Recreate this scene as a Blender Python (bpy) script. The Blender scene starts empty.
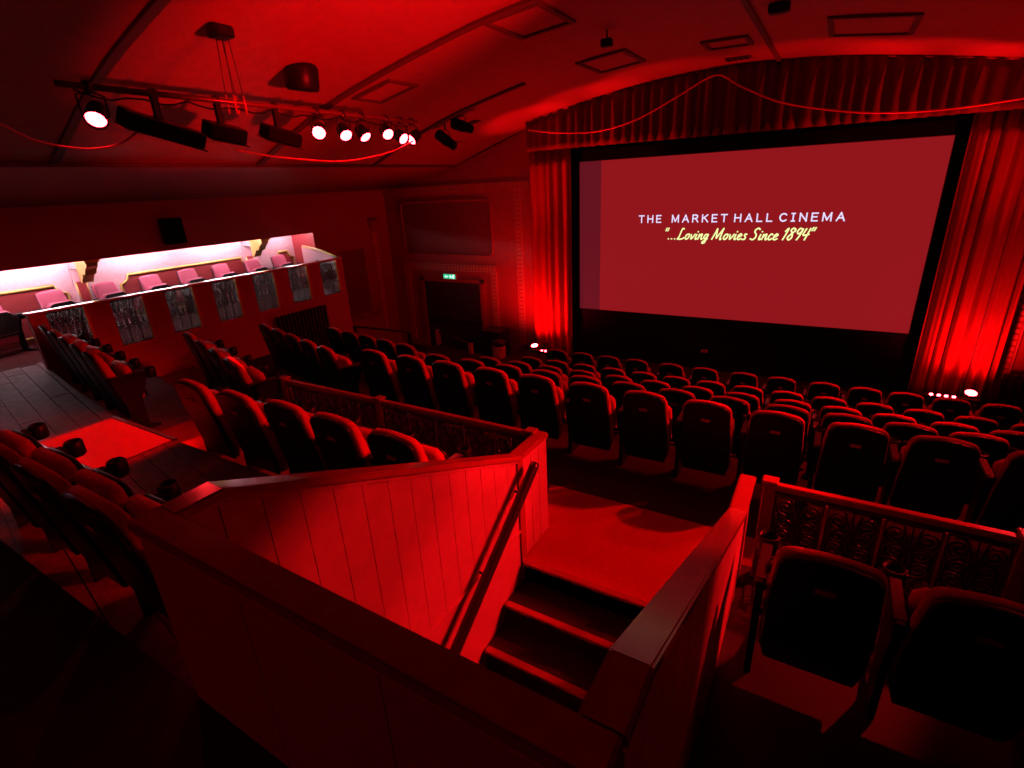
import bpy, math, random
from mathutils import Vector, Matrix
random.seed(7)
scene = bpy.context.scene
C = bpy.context.collection
PI = math.pi

# ------------------------------------------------------------------ camera
CAM = Vector((0, 0, 2.734))
F = 515.86
R = [[0.8602528618, 0.5075284824, -0.0487837402],
     [0.1439068294, -0.3334760379, -0.9317105541],
     [-0.4891378519, 0.7944863572, -0.3599105307]]
cd = bpy.data.cameras.new('camera'); cam = bpy.data.objects.new('camera', cd); C.objects.link(cam)
cd.sensor_width = 36; cd.lens = F / 1024 * 36; cd.clip_start = 0.02; cd.clip_end = 100
m = Matrix.Identity(4)
for i in range(3):
    m[i][0] = R[0][i]; m[i][1] = -R[1][i]; m[i][2] = -R[2][i]; m[i][3] = CAM[i]
cam.matrix_world = m
scene.camera = cam

# ------------------------------------------------------------------ world and exposure
w = bpy.data.worlds.new('world'); scene.world = w; w.use_nodes = True
w.node_tree.nodes['Background'].inputs[0].default_value = (0, 0, 0, 1)
w.node_tree.nodes['Background'].inputs[1].default_value = 0
vs = scene.view_settings
vs.view_transform = 'Standard'; vs.look = 'None'; vs.gamma = 1; vs.use_curve_mapping = False
vs.exposure = 0.15
scene.display_settings.display_device = 'sRGB'

RED = (1.0, 0.006, 0.010)
# power of each lamp group (W)
P_RIGHT = 480; P_LEFT = 12; P_FOOT = 300; P_HIGH = 1050; P_UP = 7000; P_CARPET = 3000; E_TUBE = 115.0; E_SCREEN = 0.40

# ------------------------------------------------------------------ pixel helpers
def ray(u, v):
    c = ((u - 512) / F, (v - 384) / F, 1.0)
    return Vector([sum(R[k][i] * c[k] for k in range(3)) for i in range(3)])
def PX(u, v, x): r = ray(u, v); return CAM + r * (x / r.x)
def PY(u, v, y): r = ray(u, v); return CAM + r * (y / r.y)
def PZ(u, v, z): r = ray(u, v); return CAM + r * ((z - CAM.z) / r.z)

# ------------------------------------------------------------------ mesh builder
class MB:
    def __init__(s): s.v = []; s.f = []; s.sm = []; s.mi = []
    def add(s, vs, fs, smooth=False, mat=0):
        o = len(s.v); s.v += [Vector(p) for p in vs]
        for f in fs: s.f.append([o + i for i in f]); s.sm.append(smooth); s.mi.append(mat)
        return s
    def box(s, x0, x1, y0, y1, z0, z1, mat=0):
        return s.add([(x0,y0,z0),(x1,y0,z0),(x1,y1,z0),(x0,y1,z0),(x0,y0,z1),(x1,y0,z1),(x1,y1,z1),(x0,y1,z1)],
              [(0,3,2,1),(4,5,6,7),(0,1,5,4),(1,2,6,5),(2,3,7,6),(3,0,4,7)], mat=mat)
    def bbox(s, x0, x1, y0, y1, z0, z1, b=.01, mat=0):
        # box with chamfered edges, three profiles stacked in z
        def ring(i, z):
            return [(x0+i,y0,z),(x1-i,y0,z),(x1,y0+i,z),(x1,y1-i,z),(x1-i,y1,z),(x0+i,y1,z),(x0,y1-i,z),(x0,y0+i,z)]
        def ins(z):
            return [(x0+b,y0+b,z),(x1-b,y0+b,z),(x1-b,y0+b,z),(x1-b,y1-b,z),(x1-b,y1-b,z),(x0+b,y1-b,z),(x0+b,y1-b,z),(x0+b,y0+b,z)]
        A = [ins(z0), ring(b, z0+b), ring(b, z1-b), ins(z1)]
        vs = [p for r in A for p in r]; fs = []
        for k in range(3):
            for i in range(8):
                j = (i+1) % 8; fs.append((k*8+i, k*8+j, (k+1)*8+j, (k+1)*8+i))
        fs.append(tuple(reversed(range(8)))); fs.append(tuple(range(24, 32)))
        return s.add(vs, fs, mat=mat)
    def prism(s, pts, axis, a, b, mat=0):
        # polygon pts (2d) extruded along axis from a to b. axis 'x': pts=(y,z); 'y': (x,z); 'z': (x,y)
        def mk(p, t): return {'x': (t,p[0],p[1]), 'y': (p[0],t,p[1]), 'z': (p[0],p[1],t)}[axis]
        n = len(pts); vs = [mk(p, a) for p in pts] + [mk(p, b) for p in pts]
        fs = [tuple(range(n)), tuple(range(2*n-1, n-1, -1))]
        for i in range(n): j = (i+1) % n; fs.append((i, i+n, j+n, j))
        return s.add(vs, fs, mat=mat)
    def tube(s, path, r, n=6, closed=False, cap=True, mat=0, smooth=True):
        path = [Vector(p) for p in path]; L = len(path); rs = r if isinstance(r, (list, tuple)) else [r]*L
        vs = []; prev = None
        for i, p in enumerate(path):
            if closed: t = path[(i+1) % L] - path[i-1]
            else: t = path[min(i+1, L-1)] - path[max(i-1, 0)]
            t.normalize()
            if prev is None:
                a = Vector((0,0,1)) if abs(t.z) < .9 else Vector((1,0,0))
                u = t.cross(a).normalized()
            else: u = (prev - t * prev.dot(t)).normalized()
            prev = u; q = t.cross(u)
            for k in range(n):
                an = 2*PI*k/n + PI/n; vs.append(p + (u*math.cos(an) + q*math.sin(an))*rs[i])
        fs = []
        for i in range(L if closed else L-1):
            i2 = (i+1) % L
            for k in range(n): k2 = (k+1) % n; fs.append((i*n+k, i*n+k2, i2*n+k2, i2*n+k))
        if cap and not closed: fs += [tuple(reversed(range(n))), tuple(range((L-1)*n, L*n))]
        return s.add(vs, fs, smooth, mat)
    def lathe(s, prof, n=16, mat=0, smooth=True, cap=True):
        # prof: (r, z) about z
        vs = [(r*math.cos(2*PI*k/n), r*math.sin(2*PI*k/n), z) for r, z in prof for k in range(n)]
        fs = [(i*n+k, i*n+(k+1)%n, (i+1)*n+(k+1)%n, (i+1)*n+k) for i in range(len(prof)-1) for k in range(n)]
        if cap: fs += [tuple(reversed(range(n))), tuple(range((len(prof)-1)*n, len(prof)*n))]
        return s.add(vs, fs, smooth, mat)
    def slab(s, outline, t0, t1, bev, fn, mat=0):
        # outline in (a,b), thickness along c, rounded rim; fn maps (a,b,c) to a point
        n = len(outline); cx = sum(p[0] for p in outline)/n; cy = sum(p[1] for p in outline)/n
        hw = max(abs(p[0]-cx) for p in outline); hh = max(abs(p[1]-cy) for p in outline)
        def ring(i, c): return [fn(cx+(p[0]-cx)*(1-i/hw), cy+(p[1]-cy)*(1-i/hh), c) for p in outline]
        rr = [ring(bev, t0), ring(bev*.3, t0+bev*.3), ring(0, t0+bev), ring(0, t1-bev), ring(bev*.3, t1-bev*.3), ring(bev, t1)]
        vs = [p for r in rr for p in r]; fs = []
        for k in range(5):
            for i in range(n): j = (i+1) % n; fs.append((k*n+i, k*n+j, (k+1)*n+j, (k+1)*n+i))
        s.add(vs, fs, True, mat)
        s.add(rr[0], [tuple(reversed(range(n)))], False, mat); s.add(rr[-1], [tuple(range(n))], False, mat)
        return s
    def xf(s, M): s.v = [M @ p for p in s.v]; return s
    def build(s, name, mats, parent=None):
        me = bpy.data.meshes.new(name); me.from_pydata([tuple(p) for p in s.v], [], s.f)
        if not isinstance(mats, (list, tuple)): mats = [mats]
        for mt in mats: me.materials.append(mt)
        me.polygons.foreach_set('use_smooth', s.sm); me.polygons.foreach_set('material_index', s.mi)
        me.update()
        import bmesh
        b = bmesh.new(); b.from_mesh(me); bmesh.ops.recalc_face_normals(b, faces=b.faces); b.to_mesh(me); b.free()
        o = bpy.data.objects.new(name, me); C.objects.link(o)
        if parent: o.parent = parent
        return o

def tag(o, label, cat=None, group=None, kind=None):
    if label: o['label'] = label
    if cat: o['category'] = cat
    if group: o['group'] = group
    if kind: o['kind'] = kind
    return o
def thing(name, label, cat, loc=(0,0,0), rz=0, group=None):
    o = bpy.data.objects.new(name, None); C.objects.link(o); o.location = loc; o.rotation_euler = (0,0,rz)
    o.empty_display_size = .1
    return tag(o, label, cat, group)
def struct(o, label=None, cat=None): return tag(o, label, cat, None, 'structure')
def dup(root, loc, rz, label, group=None):
    r = root.copy(); C.objects.link(r); r.location = loc; r.rotation_euler = (0,0,rz); r['label'] = label
    if group: r['group'] = group
    for ch in list(root.children):
        c = ch.copy(); C.objects.link(c); c.parent = r
        for g in list(ch.children):
            d = g.copy(); C.objects.link(d); d.parent = c
    return r
ORD = ['first','second','third','fourth','fifth','sixth','seventh','eighth','ninth','tenth','eleventh','twelfth','thirteenth','fourteenth','fifteenth']

# ------------------------------------------------------------------ materials
def mat(name, col, rough=.6, metal=0, bump=0, scale=40, var=.15, emit=None, estr=0, sheen=0, spec=.5, coat=0, col2=None):
    mt = bpy.data.materials.new(name); mt.use_nodes = True; nt = mt.node_tree; b = nt.nodes['Principled BSDF']
    b.inputs['Roughness'].default_value = rough; b.inputs['Metallic'].default_value = metal
    b.inputs['Specular IOR Level'].default_value = spec
    b.inputs['Coat Weight'].default_value = coat; b.inputs['Coat Roughness'].default_value = .15
    if sheen: b.inputs['Sheen Weight'].default_value = sheen; b.inputs['Sheen Roughness'].default_value = .4
    tc = nt.nodes.new('ShaderNodeTexCoord'); nz = nt.nodes.new('ShaderNodeTexNoise')
    nz.inputs['Scale'].default_value = scale; nz.inputs['Detail'].default_value = 4
    nt.links.new(tc.outputs['Object'], nz.inputs['Vector'])
    rp = nt.nodes.new('ShaderNodeValToRGB')
    c2 = col2 if col2 else [c*(1-var) for c in col]
    rp.color_ramp.elements[0].position = .3; rp.color_ramp.elements[1].position = .7
    rp.color_ramp.elements[0].color = (*c2, 1); rp.color_ramp.elements[1].color = (*col, 1)
    nt.links.new(nz.outputs['Fac'], rp.inputs[0]); nt.links.new(rp.outputs[0], b.inputs['Base Color'])
    if bump:
        bp = nt.nodes.new('ShaderNodeBump'); bp.inputs['Strength'].default_value = bump; bp.inputs['Distance'].default_value = .01
        nt.links.new(nz.outputs['Fac'], bp.inputs['Height']); nt.links.new(bp.outputs[0], b.inputs['Normal'])
    if emit:
        b.inputs['Emission Color'].default_value = (*emit, 1); b.inputs['Emission Strength'].default_value = estr
    return mt
M = dict(
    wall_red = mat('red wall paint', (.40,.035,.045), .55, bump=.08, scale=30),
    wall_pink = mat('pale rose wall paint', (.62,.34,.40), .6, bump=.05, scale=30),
    ceil = mat('ceiling plaster', (.42,.10,.09), .5, bump=.06, scale=8),
    rib = mat('ceiling rib paint', (.10,.035,.03), .55, scale=20),
    panel = mat('crimson wall panel', (.20,.008,.012), .65, scale=25),
    gold = mat('gilded plaster', (.62,.42,.13), .35, metal=.6, bump=.2, scale=60),
    cream = mat('cream plaster border', (.62,.33,.22), .6, scale=60),
    board = mat('painted tongue and groove board', (.50,.24,.24), .42, bump=.03, scale=12),
    cap = mat('varnished cap rail', (.30,.05,.04), .17, bump=.02, scale=10, coat=.3),
    wood = mat('dark varnished wood', (.022,.008,.007), .3, scale=14, coat=.3),
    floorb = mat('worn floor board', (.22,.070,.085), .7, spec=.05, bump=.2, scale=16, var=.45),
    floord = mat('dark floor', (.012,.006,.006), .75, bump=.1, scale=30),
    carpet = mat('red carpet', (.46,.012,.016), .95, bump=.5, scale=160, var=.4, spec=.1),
    carpetd = mat('dark red carpet with shade', (.05,.004,.005), .95, bump=.5, scale=160, var=.4, spec=.1),  # dark carpet, deepened further for the shade behind the stalls seats
    velvet = mat('red velvet', (.42,.012,.018), .8, bump=.2, scale=120, sheen=.25, spec=.2),
    rose = mat('rose upholstery', (.50,.095,.17), .7, bump=.15, scale=120, sheen=.2, spec=.3),
    black = mat('black plastic', (.008,.006,.006), .4, spec=.2, scale=60),
    gloss = mat('glossy black arm pad', (.05,.045,.045), .22, scale=60, coat=.4),
    matt = mat('matt black cloth', (.006,.005,.005), .9, spec=.1, scale=60),
    plate = mat('number plate', (.42,.10,.06), .4, scale=80),
    iron = mat('cast iron', (.025,.016,.016), .35, metal=.3, bump=.1, scale=80),
    pipe = mat('dark red pipe', (.16,.015,.015), .3, metal=.3, scale=60),
    railtop = mat('pale glossy rail cap', (.72,.40,.42), .25, scale=20, coat=.4),
    bronze = mat('bronzed iron', (.07,.035,.025), .4, metal=.4, bump=.1, scale=80),
    metal = mat('worn steel', (.45,.40,.38), .3, metal=.9, scale=60),
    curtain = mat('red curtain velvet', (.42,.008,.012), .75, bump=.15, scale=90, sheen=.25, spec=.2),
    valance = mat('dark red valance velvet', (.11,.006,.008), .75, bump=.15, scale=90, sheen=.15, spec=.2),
    cord = mat('red cord', (.6,.05,.05), .5, scale=80),
    door = mat('dark blue grey door', (.045,.040,.055), .5, scale=20),
    screen = mat('cinema screen cloth', (.42,.17,.20), .85, scale=200, var=.03, spec=.1),
    tube = mat('fluorescent tube', (.9,.9,.9), .5, emit=(1,.86,.92), estr=E_TUBE),
    lens = mat('red lit lamp lens', (.9,.3,.3), .4, emit=(1,.022,.03), estr=55),
    bulb = mat('white hot lamp lens', (.9,.8,.8), .4, emit=(1,.035,.04), estr=45),
    green = mat('exit sign green', (.02,.4,.2), .5, emit=(.02,.55,.28), estr=.9),
    signw = mat('exit sign white', (.8,.9,.85), .5, emit=(.6,1,.85), estr=1.3),
    socket = mat('dull socket plate', (.55,.25,.2), .5, scale=30),
    img = mat('projected red picture', (.02,.02,.02), .9, spec=.05, emit=(.62,.018,.026), estr=E_SCREEN),
    imgspill = mat('dim projector spill glow', (.02,.02,.02), .9, spec=.05, emit=(.36,.020,.040), estr=E_SCREEN*.75),
    txtw = mat('projected white lettering', (.1,.1,.1), .9, emit=(.72,.66,.95), estr=1.0),
    txty = mat('projected yellow lettering', (.1,.1,.1), .9, emit=(.80,.88,.36), estr=1.0),
)

# ------------------------------------------------------------------ ceiling profile
XL, XR, YF, YB = -11.1, 7.3, 11.6, -3.0
PROF = [(-11.1,2.78),(-8.5,3.26),(-7.5,3.6),(-6.34,3.95),(-5,4.2),(-3.5,4.43),(-1.9,4.53),(-.3,4.43),(1.2,4.2),(2.54,3.95),(3.7,3.6),(4.7,3.26),(7.3,2.78)]
def ceil_lin(x):
    for (a, b), (c, d) in zip(PROF, PROF[1:]):
        if a <= x <= c: return b + (d-b)*(x-a)/(c-a)
    return 2.78
def ceil_z(x):
    if x < -8.5 or x > 4.7: return ceil_lin(x)
    k = [ceil_lin(min(4.7, max(-8.5, x + d))) for d in (-.5,-.25,0,.25,.5)]
    return sum(k)/5 if -8 < x < 4.2 else ceil_lin(x)
def PC(u, v):
    r = ray(u, v); t = .5
    while t < 25:
        p = CAM + r*t
        if p.z >= ceil_z(p.x): return p
        t += .004
    return CAM + r*12
XS = [-11.1] + [-8.5 + i*.3 for i in range(45)] + [7.3]
XS = sorted(set(round(x, 3) for x in XS if x <= 4.7) | {4.7, 7.3})
b = MB(); n = len(XS)
vs_ = []
for y in (YB, YF):
    for x in XS: vs_.append((x, y, ceil_z(x)))
    for x in XS: vs_.append((x, y, ceil_z(x) + .15))
fs_ = []
for i in range(n-1):
    fs_.append((i, i+1, 2*n+i+1, 2*n+i)); fs_.append((n+i, 3*n+i, 3*n+i+1, n+i+1))
    fs_.append((i, n+i, n+i+1, i+1)); fs_.append((2*n+i, 2*n+i+1, 3*n+i+1, 3*n+i))
fs_ += [(0, 2*n, 3*n, n), (n-1, 2*n-1, 4*n-1, 3*n-1)]
b.add(vs_, fs_, True)
ce = b.build('ceiling', M['ceil']); struct(ce, 'shallow vaulted plaster ceiling washed in red light', 'ceiling')
def rib(y, wd, name, x1=4.75):
    b = MB()
    xs = [x for x in XS if -8.6 <= x <= x1]
    for a, c in zip(xs, xs[1:]):
        b.prism([(a, ceil_z(a)-.035), (c, ceil_z(c)-.035), (c, ceil_z(c)+.02), (a, ceil_z(a)+.02)], 'y', -wd/2, wd/2)
    for p in b.v: p.y += y - .085*(p.x + 5.5)
    return struct(b.build(name, M['rib']), 'dark arched rib crossing the vaulted ceiling', 'ceiling rib')
r1 = rib(2.88, .09, 'trim_1'); r1['label'] = 'dark ceiling rib nearest the camera, left of the lamp bar'
r2 = rib(5.73, .11, 'trim_2'); r2['label'] = 'dark ceiling rib crossing above the row of red lamps'
r3 = rib(8.42, .08, 'trim_3', -4.5); r3['label'] = 'short dark ceiling batten running up from the corner spotlights'
b = MB(); b.box(-1.19, -1.13, YB, YF, ceil_z(-1.16)-.04, ceil_z(-1.16)+.02)
struct(b.build('trim_4', M['rib']), 'thin dark ridge batten running along the ceiling crown', 'ceiling batten')
b = MB(); b.box(-8.53, -8.45, YB, YF, 3.22, 3.29)
struct(b.build('trim_5', M['rib']), 'dark edge moulding where vault meets side slope', 'ceiling moulding')

# ------------------------------------------------------------------ walls
b = MB(); b.box(XL-.06, XL, YB, YF, 1.86, 2.85)
struct(b.build('wall_left_upper', M['wall_red']), 'dark red upper side wall above the cove lights', 'wall')
XW = XL - .85                         # face of the recessed gallery wall
b = MB(); b.box(XW-.3, XW, YB, YF+.3, -1.9, 2.1)
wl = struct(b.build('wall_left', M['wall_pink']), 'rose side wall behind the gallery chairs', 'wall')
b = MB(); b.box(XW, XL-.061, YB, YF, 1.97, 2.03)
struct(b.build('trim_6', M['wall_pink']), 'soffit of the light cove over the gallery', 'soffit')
b = MB(); b.prism([(XL-1.15,-1.9),(XR+.3,-1.9),(XR+.3,2.75),(4.7,3.24),(2.6,3.93),(2.6,-1.9+.01),(-6.35,-1.89),(-6.35,3.93),(-8.5,3.24),(XL-1.15,2.75)], 'y', YF, YF+.3)
wf = struct(b.build('wall_front', M['wall_red']), 'deep red wall either side of the proscenium curtain', 'wall')
b = MB(); b.box(-6.6, 2.9, YF+.32, YF+.5, -1.9, 4.7)
struct(b.build('wall_stage_back', M['matt']), 'black wall behind the screen and curtains', 'wall')
b = MB(); b.box(XR, XR+.3, YB, YF, -1.9, 2.9)
struct(b.build('wall_right', M['wall_red']), 'red side wall beyond the right of the frame', 'wall')
b = MB(); b.prism([(XL-1.15,-1.9),(XR+.3,-1.9),(XR+.3,2.75),(4.7,3.24),(1.2,4.2),(-1.9,4.5),(-5,4.2),(-8.5,3.24),(XL-1.15,2.75)], 'y', YB-.3, YB)
struct(b.build('wall_back', M['wall_red']), 'rear red wall behind the camera', 'wall')

# ------------------------------------------------------------------ floors (tiers)
T0, T1, T2, T3 = 1.02, .72, .47, .2
SXL, SXR = -1.765, -.20               # outer faces of stairwell
def tier(name, poly, z0, z1, mt, label):
    b = MB(); b.prism(poly, 'z', z0, z1); return struct(b.build(name, mt), label, 'floor')
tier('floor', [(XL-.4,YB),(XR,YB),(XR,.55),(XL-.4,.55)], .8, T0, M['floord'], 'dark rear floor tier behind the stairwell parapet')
# left upper tier: base slab, planks laid on top below
L1 = [(-9.35,.55),(SXL,.55),(SXL,2.0),(-6.1,2.0),(-8.72,2.42),(-9.35,2.42)]
tl1 = tier('floor', L1, -1.2, T1-.02, M['floord'], 'boarded upper tier floor left of the stairwell')
ZGF = .50
tgf = tier('floor', [(XW,.55),(-9.35,.55),(-9.35,2.42),(-8.80,2.42),(-8.80,7.6),(-9.35,7.88),(XW,9.0)], -1.2, ZGF-.02, M['floord'], 'boarded gallery floor under the rose armchairs')
L2 = [(-8.72,2.42),(-6.1,2.0),(SXL,2.0),(SXL,2.75),(-5.3,2.75),(-8.72,3.46)]
tl2 = tier('floor', L2, -1.2, T2, M['floorb'], 'middle tier floor under the short row left of the stairwell')
L3 = [(-8.72,3.46),(-5.3,2.75),(SXL,2.75),(SXL,3.24),(-4.9,3.24),(-8.72,4.2)]
tier('floor', L3, -1.2, T3, M['floorb'], 'lower tier floor behind the left iron balustrade')
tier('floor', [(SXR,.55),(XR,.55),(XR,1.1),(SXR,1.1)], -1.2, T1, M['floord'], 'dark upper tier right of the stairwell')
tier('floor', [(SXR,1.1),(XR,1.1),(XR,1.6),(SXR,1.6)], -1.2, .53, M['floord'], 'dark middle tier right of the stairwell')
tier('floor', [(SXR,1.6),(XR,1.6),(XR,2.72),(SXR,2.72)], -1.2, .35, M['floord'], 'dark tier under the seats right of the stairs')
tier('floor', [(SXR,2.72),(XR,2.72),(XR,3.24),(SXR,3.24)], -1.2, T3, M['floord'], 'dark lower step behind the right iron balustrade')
tier('floor', [(SXL,2.77),(SXR,2.77),(SXR,3.24),(.1,3.85),(-2.0,3.85),(SXL,3.24)], -.25, .004, M['carpet'], 'red carpeted landing at the top of the stairs')  # stops where the seat shadow begins; darker carpet beyond stands in for it
def edge(y): return [(XR, y), (-5, y), (-8.72, y + .75)]
EY = [3.24, 4.98, 6.05, 7.1, 8.15, 9.7]
ZF = [0, -.36, -.71, -1.01, -1.19]
RN = ['rear stalls row', 'second stalls row from the landing', 'middle stalls row', 'second stalls row from the screen', 'front stalls row']
for k in range(5):
    a = [(XR,EY[0]),(-4.9,EY[0]),(-8.72,4.2)] if k == 0 else edge(EY[k])
    c = edge(EY[k+1])
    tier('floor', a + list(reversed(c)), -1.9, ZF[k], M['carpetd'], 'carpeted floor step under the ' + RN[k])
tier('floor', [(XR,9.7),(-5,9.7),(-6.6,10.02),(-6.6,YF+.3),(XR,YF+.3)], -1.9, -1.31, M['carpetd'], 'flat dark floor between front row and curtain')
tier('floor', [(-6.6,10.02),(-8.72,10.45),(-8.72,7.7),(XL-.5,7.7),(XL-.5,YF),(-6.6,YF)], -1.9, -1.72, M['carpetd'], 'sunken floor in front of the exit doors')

# loose-laid planks on the left tier (each a part of the floor)
def clip(poly, keep):
    out = []
    for i in range(len(poly)):
        p, q = poly[i-1], poly[i]; dp, dq = keep(p), keep(q)
        if dp >= 0 and dq >= 0: out.append(q)
        elif dp >= 0 > dq or dq >= 0 > dp:
            t = dp/(dp-dq); x = (p[0]+(q[0]-p[0])*t, p[1]+(q[1]-p[1])*t); out.append(x)
            if dq >= 0: out.append(q)
    return out
def lay(poly, keeps):
    for k in keeps:
        poly = clip(poly, k)
        if len(poly) < 3: return None
    return poly
ca, sa = math.cos(-.165), math.sin(-.165)
front = lambda p: (2.0 if p[0] > -6.1 else 2.0 + (-6.1-p[0])*.1603) - p[1]
cnt = 0
for i in range(-3, 16):
    off = (i*37 % 10)/10.
    for j in range(-1, 5):
        u0 = -9.9 + j*1.9 + off*1.2; u1 = u0 + 1.9
        v0 = -.95 + i*.185; v1 = v0 + .179
        q = [(u*ca - v*sa + .0, u*sa + v*ca) for u, v in ((u0+.003,v0),(u1-.003,v0),(u1-.003,v1),(u0+.003,v1))]
        q = lay(q, [lambda p: p[1]-.56, lambda p: 2.0-p[1]+max(0,(-6.1-p[0])*.1603), lambda p: SXL-.01-p[0], lambda p: p[0]+9.34])
        if q is None: continue
        a2 = abs(sum(q[k-1][0]*q[k][1]-q[k][0]*q[k-1][1] for k in range(len(q))))/2
        if a2 < .02: continue
        b = MB(); b.prism(q, 'z', T1-.02, T1 + random.uniform(-.002,.002)); b.build('plank', M['floorb'], tl1); cnt += 1
for i in range(10):
    x0 = XW + .02 + i*.255
    b = MB(); b.box(x0, x0+.25, .7 if x0 < -9.62 else 2.5, 7.55, ZGF-.02, ZGF+.001); b.build('plank', M['carpetd'], tgf)

# aisle carpet on the left tier, with metal nosing
ac = thing('aisle_carpet', 'bright red aisle carpet square with metal nosing on the boards', 'carpet', (-5.42, 1.68, T1))
b = MB(); b.bbox(-.57, .57, -.30, .30, .002, .014, .004); b.build('pile', M['carpet'], ac)
b = MB(); b.box(-.58, .58, .30, .335, -.03, .02); b.build('nosing', M['metal'], ac)
b = MB(); b.box(-.58, .58, -.325, -.30, .0, .017); b.build('edge_strip', M['iron'], ac)
ac2 = thing('aisle_carpet', 'lower aisle carpet tread beside the short row of seats', 'carpet', (-5.3, 2.37, T2))
b = MB(); b.bbox(-.5, .5, -.33, .33, .002, .014, .004); b.build('pile', M['carpet'], ac2)
b = MB(); b.box(-.52, .52, .33, .36, -.03, .02); b.build('nosing', M['metal'], ac2)

# ------------------------------------------------------------------ stairs
st = tag(bpy.data.objects.new('stairs', None), 'carpeted stairs with metal nosings descending from the landing', 'stairs'); C.objects.link(st)
st.location = (-.98, 2.77, 0)
sw = .70
for k in range(9):
    y1 = -.29*k; z = -.165*k
    if k:
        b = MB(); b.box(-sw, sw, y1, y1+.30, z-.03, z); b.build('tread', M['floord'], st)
    b = MB(); b.box(-sw, sw, y1, y1+.02, z-.165, z-.03 if k else -.0); b.build('riser', M['wood'], st)
    b = MB(); b.bbox(-sw, sw, y1-.025, y1+.035, z-.02, z+.008, .006); b.build('nosing', M['cap'], st)
b = MB(); b.box(-1.75, -.2, -2.5, .5, -1.75, -1.5); struct(b.build('floor', M['carpetd']), 'lobby floor at the foot of the stairs', 'floor')

# ------------------------------------------------------------------ stairwell parapets
ZR, ZFR = 1.804, .915
YA, YS0, YS1, YE = .53, .79, 2.80, 3.22
def captop(y): return ZR if y <= YS0 else (ZFR if y >= YS1 else ZR + (ZFR-ZR)*(y-YS0)/(YS1-YS0))
def side_parapet(label, xo, xi, inner):
    # xo outer face, xi inner (stair) face; inner = +1 when the stair lies to +x
    t = thing('stair_parapet', label, 'parapet', ((xo+xi)/2, 2, 0))
    cx, cy = (xo+xi)/2, 2
    lo, hi = min(xo, xi), max(xo, xi)
    ct = .035
    def loc(b): return b.xf(Matrix.Translation((-cx, -cy, 0)))
    body = [(YA+.06,-1.6),(YE-.02,-1.6 if False else -.02),(YE-.02,ZFR-ct),(YS1,ZFR-ct),(YS0,ZR-ct),(YA+.06,ZR-ct)]
    body = [(YA+.06,-1.6),(2.7,-1.6),(2.7,-.02),(YE-.02,-.02)] + body[2:]
    b = MB(); b.prism(body, 'x', lo+.012, hi-.012); loc(b).build('core', M['wall_red'], t)
    # caps in three lengths
    for nm, y0, y1 in (('cap_rail', YA+.10, YS0), ('cap_rail', YS0, YS1), ('cap_rail', YS1, YE)):
        z0, z1 = captop(y0), captop(y1)
        if y0 == YS0: y0 += .001
        b = MB(); e = .018
        b.prism([(y0,z0-ct),(y1,z1-ct),(y1,z1-.006),(y0,z0-.006)], 'x', lo-e, hi+e)
        b.prism([(y0,z0-.006),(y1,z1-.006),(y1,z1),(y0,z0)], 'x', lo-e+.008, hi+e-.008)
        loc(b).build(nm, M['cap'], t)
        b = MB(); b.prism([(y0,z0-ct-.025),(y1,z1-ct-.025),(y1,z1-ct),(y0,z0-ct)], 'x', lo-.006, hi+.006); loc(b).build('moulding', M['board'], t)
    # vertical boards on both faces: shared pitch .155
    ys = [YA+.1] + [.765 + .155*k for k in range(0, 14)] + [YS1]
    ys = [y for y in ys if y <= YS1]
    for face in (0, 1):
        stair = (face == 0)
        xf0 = xi if stair else xo
        s = inner if stair else -inner
        xa, xb = (xf0 - s*.012, xf0) 
        for y0, y1 in zip(ys, ys[1:]):
            if y1-y0 < .03: continue
            zb = .30 if stair else None
            if not stair:
                zb = T0 if y1 < .56 else (T1 if y1 < 2.0 else T2)
                if inner < 0: zb = T1 if y1 < 1.1 else (.53 if y1 < 1.6 else (.35 if y1 < 2.72 else T3))
            g = .0022
            ya, yb = y0+g, y1-g
            b = MB(); b.prism([(ya,zb),(yb,zb),(yb,captop(yb)-ct-.02),(ya,captop(ya)-ct-.02)], 'x', min(xa,xb), max(xa,xb))
            loc(b).build('board', M['board'], t)
    # level end section: newel and boards
    b = MB(); b.box(lo-.012, hi+.012, YS1-.045, YS1+.03, -.02, ZFR-ct); loc(b).build('newel_post', M['cap'], t)
    for k in range(3):
        y0 = YS1+.034+k*.126
        for xa, xb in ((lo, lo+.012), (hi-.012, hi)):
            b = MB(); b.box(xa, xb, y0+.003, min(y0+.123, YE-.02), .02, ZFR-ct-.02); loc(b).build('board', M['board'], t)
    b = MB(); b.box(lo, hi, YE-.02, YE, 0, ZFR-ct); loc(b).build('end_board', M['board'], t)
    # lower panel below the ledge on stair side
    xa, xb = xi - inner*.012, xi
    b = MB(); b.prism([(YA+.1,-1.4),(2.75,-1.4 if False else -.35),(2.75,.285),(YA+.1,.285)], 'x', min(xa,xb), max(xa,xb)); loc(b).build('lower_panel', M['board'], t)
    b = MB(); b.box(min(xi, xi+inner*.012), max(xi, xi+inner*.012), YA+.1, YS1-.045, .285, .303); loc(b).build('ledge', M['board'], t)
    return t
side_parapet('sloping boarded stair parapet with handrail, lit bright red, left side', -1.765, -1.695, 1)
side_parapet('sloping stair parapet with wide glossy cap, right side of stairs', -.262, -.200, -1)
rp_ = thing('stair_parapet', 'level dark red parapet closing the rear of the stairwell', 'parapet', (-.98, YA+.05, T0))
b = MB(); b.box(-.80, .78, -.03, .03, -.12, ZR-T0-.035); b.build('core', M['wall_red'], rp_)
b = MB(); b.box(-.805, .79, -.05, .05, ZR-T0-.035, ZR-T0-.006); b.box(-.798, .783, -.043, .043, ZR-T0-.006, ZR-T0); b.build('cap_rail', M['cap'], rp_)
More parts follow.
